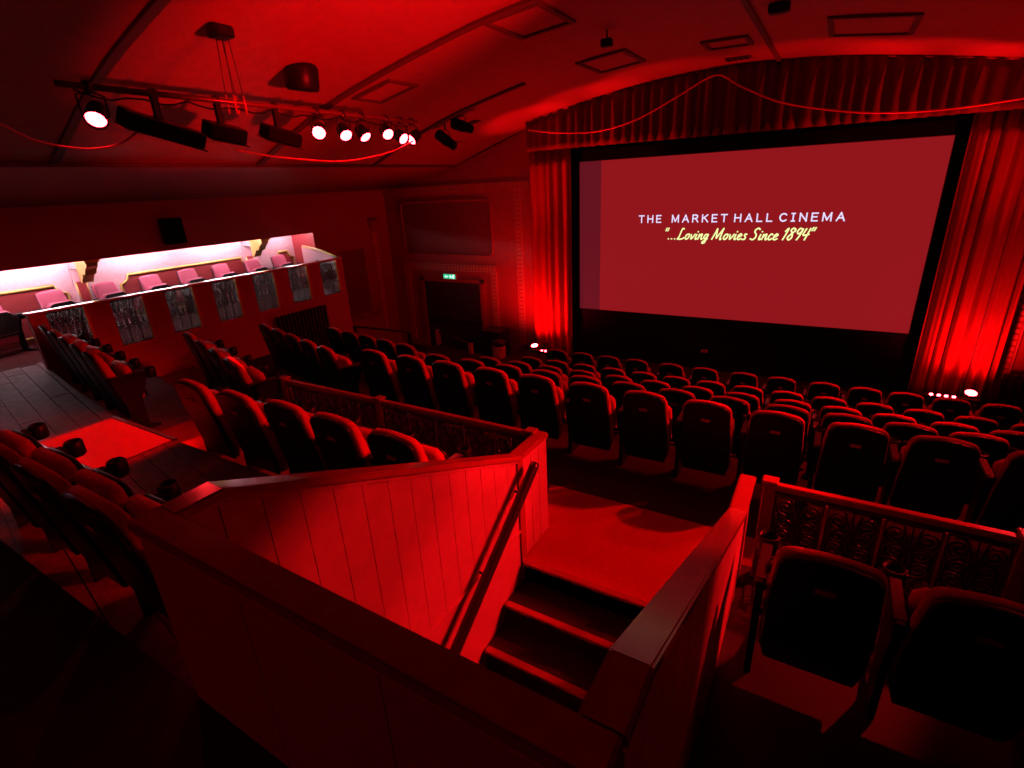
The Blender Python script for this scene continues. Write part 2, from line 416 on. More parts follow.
b = MB(); b.box(-.80, .785, -.042, -.03, ZR-T0-.06, ZR-T0-.035); b.build('moulding', M['board'], rp_)
for k in range(3):
    b = MB(); b.box(-.79+k*.525, -.79+k*.525+.52, -.036, -.03, .0, ZR-T0-.06); b.build('panel', M['wall_red'], rp_)
for k in range(10):
    b = MB(); x0 = -.70+k*.14; b.box(x0+.003, x0+.137, .03, .04, -.1, ZR-T0-.04); b.build('board', M['board'], rp_)
# handrail
hr = thing('handrail', 'dark wooden handrail sloping down the boarded stair wall', 'handrail', (-1.6, 2.83, .8))
pa = [Vector((0, .03, .045)), Vector((0,0,.025)), Vector((0,-1.09,-.72)), Vector((0,-1.55,-1.03)), Vector((0,-2.1,-1.41))]
b = MB()
prof = [(-.026,-.03),(.026,-.03),(.034,0),(.026,.03),(-.026,.03),(-.034,0)]
b.tube(pa, .036, 10); b.build('rail', M['wood'], hr)
for t in (.12, .62, 1.5):
    p = pa[1] + (pa[3]-pa[1])*t/1.55*1.0 if t < 1.5 else pa[3]
    b = MB(); b.tube([p+Vector((-.095,0,-.07)), p+Vector((-.05,0,-.075)), p+Vector((-.01,0,-.03))], .009, 6); b.build('bracket', M['iron'], hr)

# ------------------------------------------------------------------ iron balustrades
def spiral(b, cx, cz, r, turns, a0, sg, y=0, tr=.0052):
    pts = []; N = int(9*turns)+2
    for i in range(N):
        t = i/(N-1); a = a0 + sg*2*PI*turns*t; rr = r*(1-.8*t)
        pts.append((cx + rr*math.cos(a), y, cz + rr*math.sin(a)))
    b.tube(pts, tr, 4, cap=False)
def scroll_panel(w, h, tr=.0055):
    b = MB(); hw = w/2
    b.tube([(-hw,0,0),(-hw,0,h)], tr*1.2, 4); b.tube([(hw,0,0),(hw,0,h)], tr*1.2, 4)
    lh = h*.38
    n = 5
    for i in range(-n, n+1):
        for sg in (1, -1):
            x0 = i*w/n; pts = []
            for j in range(7):
                t = j/6; x = x0 + sg*t*lh*.9
                if -hw <= x <= hw: pts.append((x, 0, t*lh))
            if len(pts) > 1: b.tube(pts, tr*.8, 4)
    b.tube([(-hw,0,lh),(hw,0,lh)], tr, 4)
    H2 = h-lh
    for sg in (1, -1):
        spiral(b, sg*w*.25, lh+H2*.16, w*.21, 1.7, -PI/2, sg, tr=tr)
        spiral(b, sg*w*.23, lh+H2*.44, w*.19, 1.6, PI/2, -sg, tr=tr)
        spiral(b, sg*w*.27, lh+H2*.78, w*.22, 1.6, -PI/2 if sg > 0 else -PI/2, sg, tr=tr)
        b.tube([(0,0,lh),(sg*w*.12,0,lh+H2*.3),(sg*w*.04,0,lh+H2*.55),(sg*w*.16,0,lh+H2*.97)], tr, 4)
        b.tube([(sg*w*.46,0,lh+H2*.02),(sg*w*.40,0,lh+H2*.36),(sg*w*.47,0,lh+H2*.62)], tr, 4)
    b.tube([(0,0,lh),(0,0,h)], tr*.8, 4)
    b.tube([(-hw,0,h),(hw,0,h)], tr, 4)
    return b
PAN = scroll_panel(.25, .52, .0068).build('scroll_panel', M['iron'])
panel_mesh = PAN.data; bpy.data.objects.remove(PAN)
PAN = scroll_panel(.25, .52, .0085).build('scroll_panel', M['bronze']); gpanel_mesh = PAN.data; bpy.data.objects.remove(PAN)
def child_mesh(name, me, parent, loc, scale=(1,1,1), rz=0):
    o = bpy.data.objects.new(name, me); C.objects.link(o); o.parent = parent; o.location = loc; o.scale = scale; o.rotation_euler = (0,0,rz); return o
def balustrade(label, xs, y, zf, ztop, npan):
    t = thing('iron_balustrade', label, 'balustrade', ((xs[0]+xs[-1])/2, y, zf)); ox = (xs[0]+xs[-1])/2; hh = ztop-zf
    for x in xs:
        b = MB(); b.bbox(x-ox-.035, x-ox+.035, -.035, .035, 0, hh+.012, .006); b.bbox(x-ox-.048, x-ox+.048, -.048, .048, hh+.012, hh+.035, .008)
        b.build('post', M['cap'], t)
    for x0, x1 in zip(xs, xs[1:]):
        b = MB(); b.bbox(x0-ox+.03, x1-ox-.03, -.03, .03, hh-.03, hh+.012, .010); b.build('top_rail', M['cap'], t)
        b = MB(); b.box(x0-ox+.03, x1-ox-.03, -.015, .015, hh-.055, hh-.03); b.build('under_rail', M['wood'], t)
        b = MB(); b.bbox(x0-ox+.03, x1-ox-.03, -.022, .022, .06, .10, .006); b.build('bottom_rail', M['wood'], t)
        W = (x1-x0-.07)/npan
        for k in range(npan):
            cx = x0-ox+.035+W*(k+.5)
            child_mesh('scroll_panel', panel_mesh, t, (cx, 0, .10), (W*.93/.25, 1, (hh-.17)/.52))
            if k:
                b = MB(); sx = x0-ox+.035+W*k; b.box(sx-.008, sx+.008, -.006, .006, .10, hh-.07); b.build('stile', M['board'], t)
    return t
balustrade('long iron scroll balustrade with red rail behind the short seat row', [-4.80, -3.42, -1.80], 3.17, T3, .905, 5)
balustrade('iron scroll balustrade with red rail right of the stairs', [-.10, 1.10], 3.17, T3, .915, 4)
balustrade('iron scroll balustrade section at the right frame edge', [1.20, 2.5], 3.17, T3, .915, 4)

# ------------------------------------------------------------------ cinema seats
def back_outline(wb, wt, h, rc=.085, arch=.018):
    pts = [(-wb*.88, 0), (wb*.88, 0), (wb, .10), (wb*.995, h*.45)]
    for k in range(6):
        a = k/5*PI/2; pts.append((wt-rc+rc*math.cos(a), h-arch-rc+rc*math.sin(a)))
    for x in (.5, 0, -.5): pts.append(((wt-rc)*x, h-arch*abs(x)**2))
    for k in range(6):
        a = PI/2+k/5*PI/2; pts.append((-wt+rc+rc*math.cos(a), h-arch-rc+rc*math.sin(a)))
    pts += [(-wb*.995, h*.45), (-wb, .10)]
    return pts
LEAN = .20
def leaned(z0, thin=0):
    def fn(a, s, c):
        # a across, s up the back, c forward; slight wrap around the sitter
        cc = c*(1-thin*max(0, s/.77)**4) + .18*a*a
        return (a, -s*math.sin(LEAN) + cc*math.cos(LEAN), z0 + s*math.cos(LEAN) + cc*math.sin(LEAN))
    return fn
def make_seat(fabric, shellm, rc=.085):
    t = thing('cinema_chair', 'seat', 'seat')
    b = MB(); b.slab(back_outline(.216,.196,.768,rc), -.03, .0, .012, leaned(.14)); b.build('back_shell', shellm, t)
    b = MB(); b.slab(back_outline(.222,.204,.768,rc), .001, .088, .024, leaned(.14, .5)); b.build('back_cushion', fabric, t)
    b = MB(); b.slab([(-.23,.0),(.23,.0),(.235,.2),(.225,.33),(.18,.37),(-.18,.37),(-.225,.33),(-.235,.2)], .0, .08, .03, lambda a, s, c: (a*.92, .10-.17*s+c, .33+s+.10*c)); b.build('seat_cushion', fabric, t)
    b = MB(); b.slab([(-.2,.0),(.2,.0),(.2,.30),(.15,.34),(-.15,.34),(-.2,.30)], .08, .105, .008, lambda a, s, c: (a, .10-.17*s+c, .34+s+.10*c)); b.build('seat_pan', shellm, t)
    b = MB(); b.tube([(-.25,.10,.30),(.25,.10,.30)], .018, 6); b.build('hinge_bar', M['iron'], t)
    b = MB(); fn = leaned(.14); 
    p0 = [fn(x, s, -.035) for x, s in ((-.038,.585),(.038,.585),(.038,.615),(-.038,.615))]
    p1 = [fn(x, s, -.030) for x, s in ((-.038,.585),(.038,.585),(.038,.615),(-.038,.615))]
    b.add(p0+p1, [(0,1,2,3),(7,6,5,4),(0,4,5,1),(1,5,6,2),(2,6,7,3),(3,7,4,0)]); b.build('number_plate', M['plate'], t)
    return t
def add_arm(t, x):
    b = MB(); b.bbox(-.026, .026, -.10, .25, .585, .63, .012)
    b.xf(Matrix.Translation((x,0,0))); a = b.build('armrest', M['black'], t)
    b = MB(); b.lathe([(.040,.545),(.050,.555),(.050,.640),(.042,.648),(.040,.60)], 14); b.xf(Matrix.Translation((x,.27,0))); b.build('cup_holder', M['black'], a)
    b = MB(); b.prism([(-.02,0),(.22,0),(.22,.03),(.12,.06),(.13,.35),(.20,.50),(.22,.585),(-.08,.585),(-.02,.30)], 'x', x-.016, x+.016); b.build('arm_support', M['black'], a)
    b = MB(); b.box(x-.022, x+.022, -.06, .21, .63, .6335); b.build('arm_trim', M['gloss'], a)
    return a
PITCH = .555
seat_mid = make_seat(M['velvet'], M['black']); add_arm(seat_mid, -.247)
seat_mid['group'] = 'cinema seats'
seat_end = make_seat(M['velvet'], M['black']); add_arm(seat_end, -.25); add_arm(seat_end, .25)
used = {'m': 0, 'e': 0}
def put_seat(xt, yt, zf, rz, label, group, last=False):
    src, key = (seat_end, 'e') if last else (seat_mid, 'm')
    dy = .155                          # the top edge lies this far behind the seat origin
    loc = (xt - dy*math.sin(rz), yt + dy*math.cos(rz), zf)
    if not used[key]:
        used[key] = 1; src.location = loc; src.rotation_euler = (0,0,rz); src['label'] = label; src['group'] = group; return src
    return dup(src, loc, rz, label, group)
def row(pts, zf, rz, rowname, group, bare=False):
    n_ = len(pts)
    for i, (x, y) in enumerate(pts):
        last = i == n_-1
        put_seat(x, y, zf, rz, ('%s seat from left in %s' % (ORD[i], rowname)) if not last else 'last seat at right end of ' + rowname, group, last and not bare)
def reg(x0, x1, n_): return [x0 + (x1-x0)*i/(n_-1) for i in range(n_)]
XA = [-4.74,-4.13,-3.57,-2.975,-2.41,-1.83,-1.266,-.71,-.157,.403,.93,1.48,2.04]
XB = [-4.59,-4.0,-3.42,-2.85,-2.31,-1.77,-1.22,-.67,-.12,.40,.89,1.37,1.88,2.42]
XC_ = [-4.42,-3.87,-3.34,-2.80,-2.26,-1.74,-1.2,-.66,-.1,.40,.90,1.42,1.9,2.42]
XD = reg(-4.24, 1.83, 13) + [2.35]
XE = [-4.25,-3.72,-3.2,-2.67,-2.05,-1.49,-.88,-.33,.26,.78,1.27,1.78,2.3]
SY = [4.35, 5.41, 6.47, 7.53, 8.6]
RL = ['rear stalls row just beyond the landing', 'stalls row next ahead of the rear row', 'middle of the five stalls rows', 'stalls row next behind the front row', 'front stalls row nearest the screen']
for k, xs in enumerate((XA, XB, XC_, XD, XE)):
    row([(x, SY[k]) for x in xs], ZF[k], 0, RL[k], 'stalls seats')
row([(-7.44+.495*i, 4.74-.13*i) for i in range(5)], 0, -.255, 'angled rear stalls row by the gallery wall', 'angled stalls seats')
row([(-7.35+.485*i, 5.95-.075*i) for i in range(5)], -.36, -.15, 'angled row ahead of it, by the slatted radiator', 'angled stalls seats')
row([(-8.40+.525*i, 2.40-.085*i) for i in range(5)], T2+.01, -.16, 'row with bright armrests below the gallery rail', 'angled tier seats')
row([(-7.12+.56*i, 3.44-.155*i) for i in range(4)], T3+.03, -.265, 'short angled row left of the iron balustrade', 'angled tier seats')
row([(-4.44,2.03),(-3.83,2.03),(-3.27,2.06),(-2.74,2.05),(-2.17,2.03)], T2-.02, 0, 'short row behind the iron balustrade, left of stairs', 'seats left of the stairs')
row([(-4.23,.63),(-3.67,.63),(-3.11,.63),(-2.55,.63)], T1, 0, 'back row beside the left stair parapet', 'back row seats', True)
rs1 = PZ(833, 560, 1.25); rs2 = PZ(942, 606, 1.25)
row([(rs1.x, rs1.y), (rs2.x+.19, rs1.y), (rs2.x+.75, rs1.y)], .35, 0, 'row behind the iron balustrade right of the stairs', 'seats right of the stairs')

# ------------------------------------------------------------------ gallery
XG = -8.72
ZG = 1.495
gp = thing('gallery_parapet', 'red gallery front wall with seven pierced iron panels', 'parapet', (XG-.05, 5.0, 0))
YG0, YG1 = 2.40, 7.62
def gl(b): return b.xf(Matrix.Translation((-(XG-.05), -5.0, 0)))
b = MB(); b.box(XG-.09, XG, YG0, YG1, -1.72, .80); gl(b).build('lower_wall', M['wall_red'], gp)
b = MB(); b.bbox(XG-.11, XG+.02, YG0-.02, YG1+.02, ZG-.03, ZG, .008); gl(b).build('top_rail', M['railtop'], gp)
ops = [(2.58+.745*k, 3.02+.745*k) for k in range(7)]
ed = [YG0] + [v for o in ops for v in o] + [YG1]
for i in range(0, len(ed), 2):
    b = MB(); b.box(XG-.09, XG, ed[i], ed[i+1], .80, ZG-.03); gl(b).build('upright', M['wall_red'], gp)
for y0, y1 in ops:
    wd = (y1-y0)/2
    wd = (y1-y0)/3
    for k in range(3):
        child_mesh('scroll_panel', gpanel_mesh, gp, (.015, y0+wd*(k+.5)-5.0, .80), (wd*.97/.25, 1, .655/.52), PI/2)
    b = MB(); b.box(XG-.10, XG+.012, y0+.01, y1-.01, .785, .80); gl(b).build('sill', M['cream'], gp)
    b = MB(); b.box(XG-.03, XG+.006, y1-.018, y1+.006, .80, ZG-.03); gl(b).build('gilt_edge', M['gold'], gp)
# return wall at the far end of the gallery, gilt capped
ge = thing('gallery_return', 'pink end wall of the gallery with gilt capping', 'parapet', (-8.79, 7.66, .40), PI - math.atan2(1.4, 3.1))
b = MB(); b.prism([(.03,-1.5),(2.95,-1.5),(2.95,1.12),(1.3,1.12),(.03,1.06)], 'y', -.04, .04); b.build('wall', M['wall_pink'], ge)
b = MB(); b.tube([(.03,.0,1.08),(1.3,.0,1.14),(2.95,.0,1.14)], .03, 8); b.build('capping', M['gold'], ge)
for k in range(14):
    b = MB(); b.bbox(.5+k*.075, .55+k*.075, .06, .14, .30, .92, .01); b.build('grille_bar', M['iron'], ge)
# rose armchairs along the wall, turned half toward the screen
gs = make_seat(M['rose'], M['black'], .035); add_arm(gs, -.25); add_arm(gs, .25)
gpx = [(36,300),(92,292),(138,283),(176,275),(210,269),(243,264),(270,260)]
gy = [2.75] + [PX(u, v, -11.75).y + .22 for u, v in gpx]
gs.name = 'gallery_armchair'; gs['category'] = 'armchair'
for i, y in enumerate(gy):
    lab = '%s rose pink gallery armchair from the left, under the cove lights' % ORD[i]
    lc = (-11.60, y, ZGF)
    if i == 0:
        gs.location = lc; gs.rotation_euler = (0,0,-PI*.43); gs['label'] = lab; gs['group'] = 'gallery armchairs'
    else: dup(gs, lc, -PI*.43, lab, 'gallery armchairs')
# strip lights under the soffit
for i, (y0, y1) in enumerate(((1.6, 4.35), (4.62, 5.9), (6.2, 8.0), (8.3, 8.8))):
    t = thing('strip_light', ['strip light at the left frame edge in the cove', 'strip light right of the first gilt bracket', 'strip light left of the second gilt bracket', 'strip light beyond the second gilt bracket'][i], 'light', (XL-.42, (y0+y1)/2, 1.95), 0, 'gallery strip lights')
    hl = (y1-y0)/2
    b = MB(); b.box(-.035, .035, -hl, hl, -.02, .015); b.build('batten', M['metal'], t)
    b = MB(); b.tube([(0,-hl+.03,-.04),(0,hl-.03,-.04)], .016, 8); b.build('tube', M['tube'], t)
# gilt brackets (corbels)
for i, y in enumerate((4.18, 7.62)):
    t = thing('wall_bracket', ['gilt scroll bracket on the gallery wall, nearer the camera', 'gilt scroll bracket on the gallery wall, nearer the screen'][i], 'bracket', (XL-.49, y, 1.2), 0, 'gilt brackets')
    b = MB(); pr = [(0,.25),(.05,.25),(.12,.34),(.20,.42),(.26,.40),(.34,.50),(.44,.56),(.47,.66),(0,.66)]
    b.prism(pr, 'y', -.09, .09); b.build('scroll', M['gold'], t)
    b = MB(); b.box(-.355, -.29, -.10, .10, -.3, .5); b.box(-.355, .003, -.08, .08, .5, .665); b.build('pier', M['wall_pink'], t)
    b = MB(); b.box(.0, .49, -.12, .12, .62, .665); b.build('abacus', M['gold'], t)
    b = MB(); b.prism([(-.075,.25),(.075,.25),(.06,-.25),(-.06,-.25)], 'x', -.288, -.25); b.build('drop', M['wall_red'], t)
    for s in (-1, 1):
        b = MB(); b.tube([(-.26,s*.085,.25),(-.26,s*.07,-.25)], .012, 6); b.build('gilt_edge', M['gold'], t)
# wall panels with gilt notched frames
def frame_path(y0, y1, z0, z1, c=.16):
    def notch(cy, cz, sy, sz):  # quarter-round inward corner
        return [(cy + sy*c*math.cos(a), cz + sz*c*math.sin(a)) for a in [PI/2*k/4 for k in range(5)]]
    p = []
    p += [(y0+c, z1)][:0]
    n1 = notch(y1, z1, -1, -1)         # from (y1-c,z1) to (y1,z1-c)
    n2 = notch(y1, z0, -1, 1); n3 = notch(y0, z0, 1, 1); n4 = notch(y0, z1, 1, -1)
    return n1 + list(reversed(n2)) + n3 + list(reversed(n4))
for i, (y0, y1) in enumerate(((.5, 3.95), (4.84, 7.6), (8.3, 8.88))):
    t = thing('wall_panel', ['crimson panel in gilt frame at the left frame edge', 'crimson panel in gilt frame between the two brackets', 'crimson panel in gilt frame beyond the second bracket'][i], 'wall panel', (XW, (y0+y1)/2, .80), 0, 'gallery wall panels')
    pp = frame_path(y0-(y0+y1)/2, y1-(y0+y1)/2, -.2, .64)
    b = MB(); b.prism(pp, 'x', .003, .012); b.build('field', M['panel'], t)
    b = MB(); b.tube([(.02, p[0], p[1]) for p in pp], .026, 6, closed=True); b.build('gilt_frame', M['gold'], t)
# dark panel and dado on the wall beyond the gallery
b = MB(); b.box(XW+.002, XL-.001, 8.95, YF-.002, -1.72, 1.96)
t = struct(b.build('wall_left_dado', M['wall_red']), 'dark red lower side wall beyond the gallery', 'wall')
wp = thing('wall_panel', 'tall dark red panel with thin frame beside the corner', 'wall panel', (XL, 10.1, .1))
b = MB(); b.box(.003, .012, -.45, .45, -.6, 1.2); b.build('field', M['panel'], wp)
b = MB(); b.tube([(.012,-.45,-.6),(.012,.45,-.6),(.012,.45,1.2),(.012,-.45,1.2)], .02, 6, closed=True); b.build('frame', M['wall_red'], wp)
b = MB(); b.box(XL, XL+.08, 9.1, 10.8, -.62, -.52); struct(b.build('trim_7', M['cap']), 'red dado ledge beyond the gallery end', 'dado rail')
# wall loudspeaker
t = thing('wall_speaker', 'square black loudspeaker on the upper side wall', 'speaker', (XL, 5.58, 2.22))
b = MB(); b.bbox(.06, .26, -.175, .175, -.24, .24, .012); b.build('enclosure', M['black'], t)
b = MB(); b.box(.26, .268, -.16, .16, -.22, .22); b.build('grille', M['matt'], t)
b = MB(); b.box(.0, .06, -.04, .04, -.1, .1); b.build('wall_mount', M['iron'], t)
# radiators
def radiator(label, loc, rz, ln, h, n_):
    t = thing('radiator', label, 'radiator', loc, rz, None)
    for k in range(n_):
        x = -ln/2 + ln*(k+.5)/n_; b = MB(); b.bbox(x-ln/n_*.36, x+ln/n_*.36, -.05, .05, .08, h, .012); b.build('column', M['iron'], t)
    b = MB(); b.tube([(-ln/2,0,.13),(ln/2,0,.13)], .02, 6); b.build('lower_pipe', M['iron'], t)
    b = MB(); b.tube([(-ln/2,0,h-.06),(ln/2,0,h-.06)], .02, 6); b.build('upper_pipe', M['iron'], t)
    for s in (-1, 1):
        b = MB(); b.box(s*ln*.42-.02, s*ln*.42+.02, -.05, .05, 0, .09); b.build('foot', M['iron'], t)
    return t
radiator('dark column radiator against the gallery front wall', (XG+.12, 6.35, -.36), PI/2, 1.15, 1.02, 14)
radiator('dark column radiator in the right front corner', (3.75, 11.35, -1.31), 0, 1.7, .62, 16)

# ------------------------------------------------------------------ front wall dressings
YW = YF
def dentil(name, label, x0, x1, z0, z1, vertical, parent=None):
    t = thing(name, label, 'border', ((x0+x1)/2, YW, (z0+z1)/2)); cx, cz = (x0+x1)/2, (z0+z1)/2
    dx, dz = (x1-x0)/2, (z1-z0)/2
    b = MB(); b.box(-dx, dx, -.02, -.002, -dz, dz); b.build('backing', M['wall_red'], t)
    b = MB()
    ln = 2*(dz if vertical else dx); wd = dx if vertical else dz; n_ = int(ln/.105); st_ = ln/n_
    for k in range(n_):
        c = -ln/2 + st_*(k+.5)
        if vertical: b.box(-wd*.62, wd*.62, -.034, -.018, c-st_*.33, c+st_*.33)
        else: b.box(c-st_*.33, c+st_*.33, -.034, -.018, -wd*.62, wd*.62)
    tag(b.build('block', M['cream'], t), None, None, None, 'stuff')
    for s in (-1, 1):
        b = MB()
        if vertical: b.box(s*wd-.012, s*wd+.012, -.036, -.002, -dz, dz)
        else: b.box(-dx, dx, -.036, -.002, s*wd-.012, s*wd+.012)
        b.build('fillet', M['cream'], t)
    return t
dentil('cornice_border', 'patterned cream border along the top of the door wall', -11.1, -6.38, 2.66, 2.79, False)
dentil('wall_border', 'patterned cream border beside the left stage curtain', -6.78, -6.62, -1.3, 2.655, True)
cb = dentil('wall_border', 'patterned cream border in the far left corner', -11.19, -11.01, -1.2, 1.72, True)
cb.location = (XL, 11.0, .26); cb.rotation_euler = (0, 0, PI/2)
dentil('wall_border', 'patterned cream border beside the right stage curtain', 2.86, 3.02, -1.3, 2.9, True)
dentil('door_border', 'patterned cream border up the left of the exit doors', -10.62, -10.46, -1.5, .60, True)
dentil('door_border', 'patterned cream border up the right of the exit doors', -7.60, -7.44, -1.5, .60, True)
dentil('door_border', 'patterned cream border over the exit doors', -10.62, -7.44, .605, .76, False)
cp = thing('corner_capital', 'small gilt capital at the top of the corner border', 'capital', (XL, 11.0, 1.73), PI/2)
b = MB(); b.prism([(-.12,0),(.12,0),(.16,.12),(.14,.22),(-.14,.22),(-.16,.12)], 'y', -.14, -.003); b.build('block', M['gold'], cp)
b = MB(); b.box(-.17, .17, -.16, -.003, .22, .26); b.build('abacus', M['gold'], cp)
t = thing('wall_panel', 'large dark panel with rounded frame above the exit doors', 'wall panel', (-9.0, YW, 1.72))
def rrect(hx, hz, r):
    return [(sx*(hx-r)+r*math.cos(a), sz*(hz-r)+r*math.sin(a)) for sx, sz, a0 in ((1,1,0),(-1,1,PI/2),(-1,-1,PI),(1,-1,1.5*PI)) for a in [a0+PI/2*k/4 for k in range(5)]]
b = MB(); b.prism(rrect(1.47,.68,.14), 'y', -.012, -.003); b.build('field', M['panel'], t)
b = MB(); b.tube([(x,-.015,z) for x, z in rrect(1.49,.70,.15)], .025, 6, closed=True); b.build('frame', M['wall_red'], t)
# exit doors
d = thing('exit_door', 'pair of dark panelled exit doors under the green sign', 'door', (-8.95, YW, -1.72))
for s in (-1, 1):
    b = MB(); b.box(s*1.03-.06, s*1.03+.06, -.06, -.002, 0, 2.1); b.build('jamb', M['wall_red'], d)
    x0, x1 = (-.965, -.006) if s < 0 else (.006, .965)
    b = MB(); b.box(x0, x1, -.035, -.003, .01, 2.0); lf = b.build('leaf', M['door'], d)
    for z0, z1 in ((.15,.78),(.93,1.85)):
        b = MB(); b.tube([(x0+.14,-.037,z0),(x1-.14,-.037,z0),(x1-.14,-.037,z1),(x0+.14,-.037,z1)], .014, 4, closed=True); b.build('panel_moulding', M['door'], lf)
    b = MB(); b.tube([(s*.06,-.04,1.0),(s*.06,-.09,1.0),(s*.06,-.09,1.16),(s*.06,-.04,1.16)], .012, 6); b.build('pull_handle', M['metal'], lf)
    b = MB(); b.box(x0+.1, x1-.1, -.075, -.036, .86, .90); b.build('push_bar', M['iron'], lf)
b = MB(); b.box(-1.09, 1.09, -.06, -.002, 2.0, 2.1); b.build('head', M['wall_red'], d)
# exit sign
t = thing('exit_sign', 'small green lit exit sign above the dark doors', 'sign', (-8.96, YW, .44))
b = MB(); b.bbox(-.24, .24, -.07, -.003, -.085, .085, .008); b.build('housing', M['cream'], t)
b = MB(); b.box(-.205, .205, -.075, -.07, -.065, .06); f_ = b.build('face', M['green'], t)
b = MB()  # running figure and arrow, flat print
yy = -.0765
def flat(pts): b.add([(x, yy, z) for x, z in pts], [tuple(range(len(pts)))])
flat([(-.17,-.005),(-.11,.03),(-.11,.012),(-.05,.012),(-.05,-.02),(-.11,-.02),(-.11,-.04)])
flat([(.035+.012*math.cos(a), .036+.012*math.sin(a)) for a in [k*PI/4 for k in range(8)]])
flat([(.02,.022),(.055,.018),(.065,-.012),(.035,-.015)]); flat([(.035,-.012),(.055,-.012),(.02,-.052),(.004,-.045)])
flat([(.045,-.012),(.066,-.012),(.095,-.04),(.085,-.054)]); flat([(.0,.02),(.022,.022),(.03,.01),(-.01,.0)]); flat([(.055,.018),(.085,.0),(.078,-.008),(.052,.006)])
flat([(.115,-.052),(.17,-.052),(.17,.05),(.115,.05)])
b.build('pictogram', M['signw'], f_)
# things on the floor by the doors
t = thing('cabinet', 'low dark cabinet right of the exit doors', 'cabinet', (-7.4, 11.28, -1.72))
b = MB(); b.bbox(-.3, .3, -.25, .25, .04, .82, .01); b.build('body', M['wood'], t)
b = MB(); b.bbox(-.32, .32, -.27, .26, .82, .86, .01); b.build('top', M['wood'], t)
for s in (-1, 1):
    b = MB(); b.box(s*.145-.135, s*.145+.135, -.265, -.251, .1, .78); dd = b.build('door', M['wood'], t)
    b = MB(); b.box(s*.03-.01, s*.03+.01, -.285, -.266, .42, .5); b.build('knob', M['metal'], dd)
t = thing('pedestal_bin', 'red cylindrical bin with dark flared lid by the curtain', 'bin', (-6.86, 10.6, -1.72))
b = MB(); b.lathe([(.16,0),(.17,.02),(.17,.62),(.16,.64)], 16); b.build('drum', M['board'], t)
b = MB(); b.lathe([(.13,.64),(.15,.70),(.20,.72),(.21,.75),(.12,.79),(.05,.80)], 16); b.build('lid', M['iron'], t)
t = thing('ramp_rail', 'dark handrail with two posts in front of the exit doors', 'handrail', (-8.0, 10.2, -1.72))
for x, y in ((-.64,.2),(.62,-.1)):
    b = MB(); b.bbox(x-.05, x+.05, y-.05, y+.05, .0, .95 if x < 0 else .80, .01); b.build('post', M['board'], t)
b = MB(); b.tube([(-1.0,.29,.98),(-.64,.2,.92),(.62,-.1,.78)], .028, 6); b.build('top_rail', M['iron'], t)
b = MB(); b.tube([(-.64,.2,.55),(.62,-.1,.42)], .022, 6); b.build('lower_rail', M['iron'], t)
t = thing('ramp_rail', 'dark handrail running along the gallery end to the doors', 'handrail', (-9.9, 9.6, -1.72))
for x, y in ((-.75,-.2),(.75,.25)):
    b = MB(); b.bbox(x-.035, x+.035, y-.035, y+.035, .0, 1.1 if x < 0 else .98, .008); b.build('post', M['wood'], t)
b = MB(); b.tube([(-1.0,-.27,1.12),(.75,.25,.98)], .03, 6); b.build('top_rail', M['wood'], t)
b = MB(); b.tube([(-.75,-.2,.6),(.75,.25,.5)], .024, 6); b.build('lower_rail', M['wood'], t)

# ------------------------------------------------------------------ proscenium: screen, masking, curtains
YSC = 11.45
tl, tr_, bl, br = [PY(u, v, YSC) for u, v in ((578.5,160.2),(955,136.4),(580.5,308.7),(909.5,333.7))]
sx0, sx1 = (tl.x+bl.x)/2, (tr_.x+br.x)/2; sz1, sz0 = (tl.z+tr_.z)/2, (bl.z+br.z)/2
cxs, czs = (sx0+sx1)/2, (sz0+sz1)/2; hw, hh = (sx1-sx0)/2, (sz1-sz0)/2
sc = thing('cinema_screen', 'wide cinema screen showing a red title picture', 'screen', (cxs, YSC, sz0))
b = MB(); b.box(-hw, hw, .0, .03, 0, 2*hh); b.build('screen_cloth', M['screen'], sc)
for nm, x0, x1, z0, z1 in (('masking',-hw-.22,-hw,-.14,2*hh+.22),('masking',hw,hw+.24,-.14,2*hh+.22),('masking',-hw,hw,2*hh,2*hh+.22),('masking',-hw,hw,-.14,0)):
    b = MB(); b.box(x0, x1, -.04, .04, z0, z1); b.build(nm, M['matt'], sc)
pl, prr = PY(601, 200, YSC).x - cxs, PY(935, 235, YSC).x - cxs
b = MB(); b.box(-hw+.01, pl-.001, -.006, -.001, .01, 2*hh-.012); b.build('spill_margin', M['imgspill'], sc)  # strip glows to stand in for stray projector light on bare cloth
b = MB(); b.box(pl, hw-.01, -.006, -.001, .01, 2*hh-.012); pic = b.build('projected_picture', M['img'], sc)
# lettering
pa_, pb_ = PY(638, 220, YSC), PY(846, 220, YSC)
zt = PY(740, 222, YSC).z - sz0
def seg(u0, u1): return PY(u0, 218, YSC).x-cxs, PY(u1, 218, YSC).x-cxs
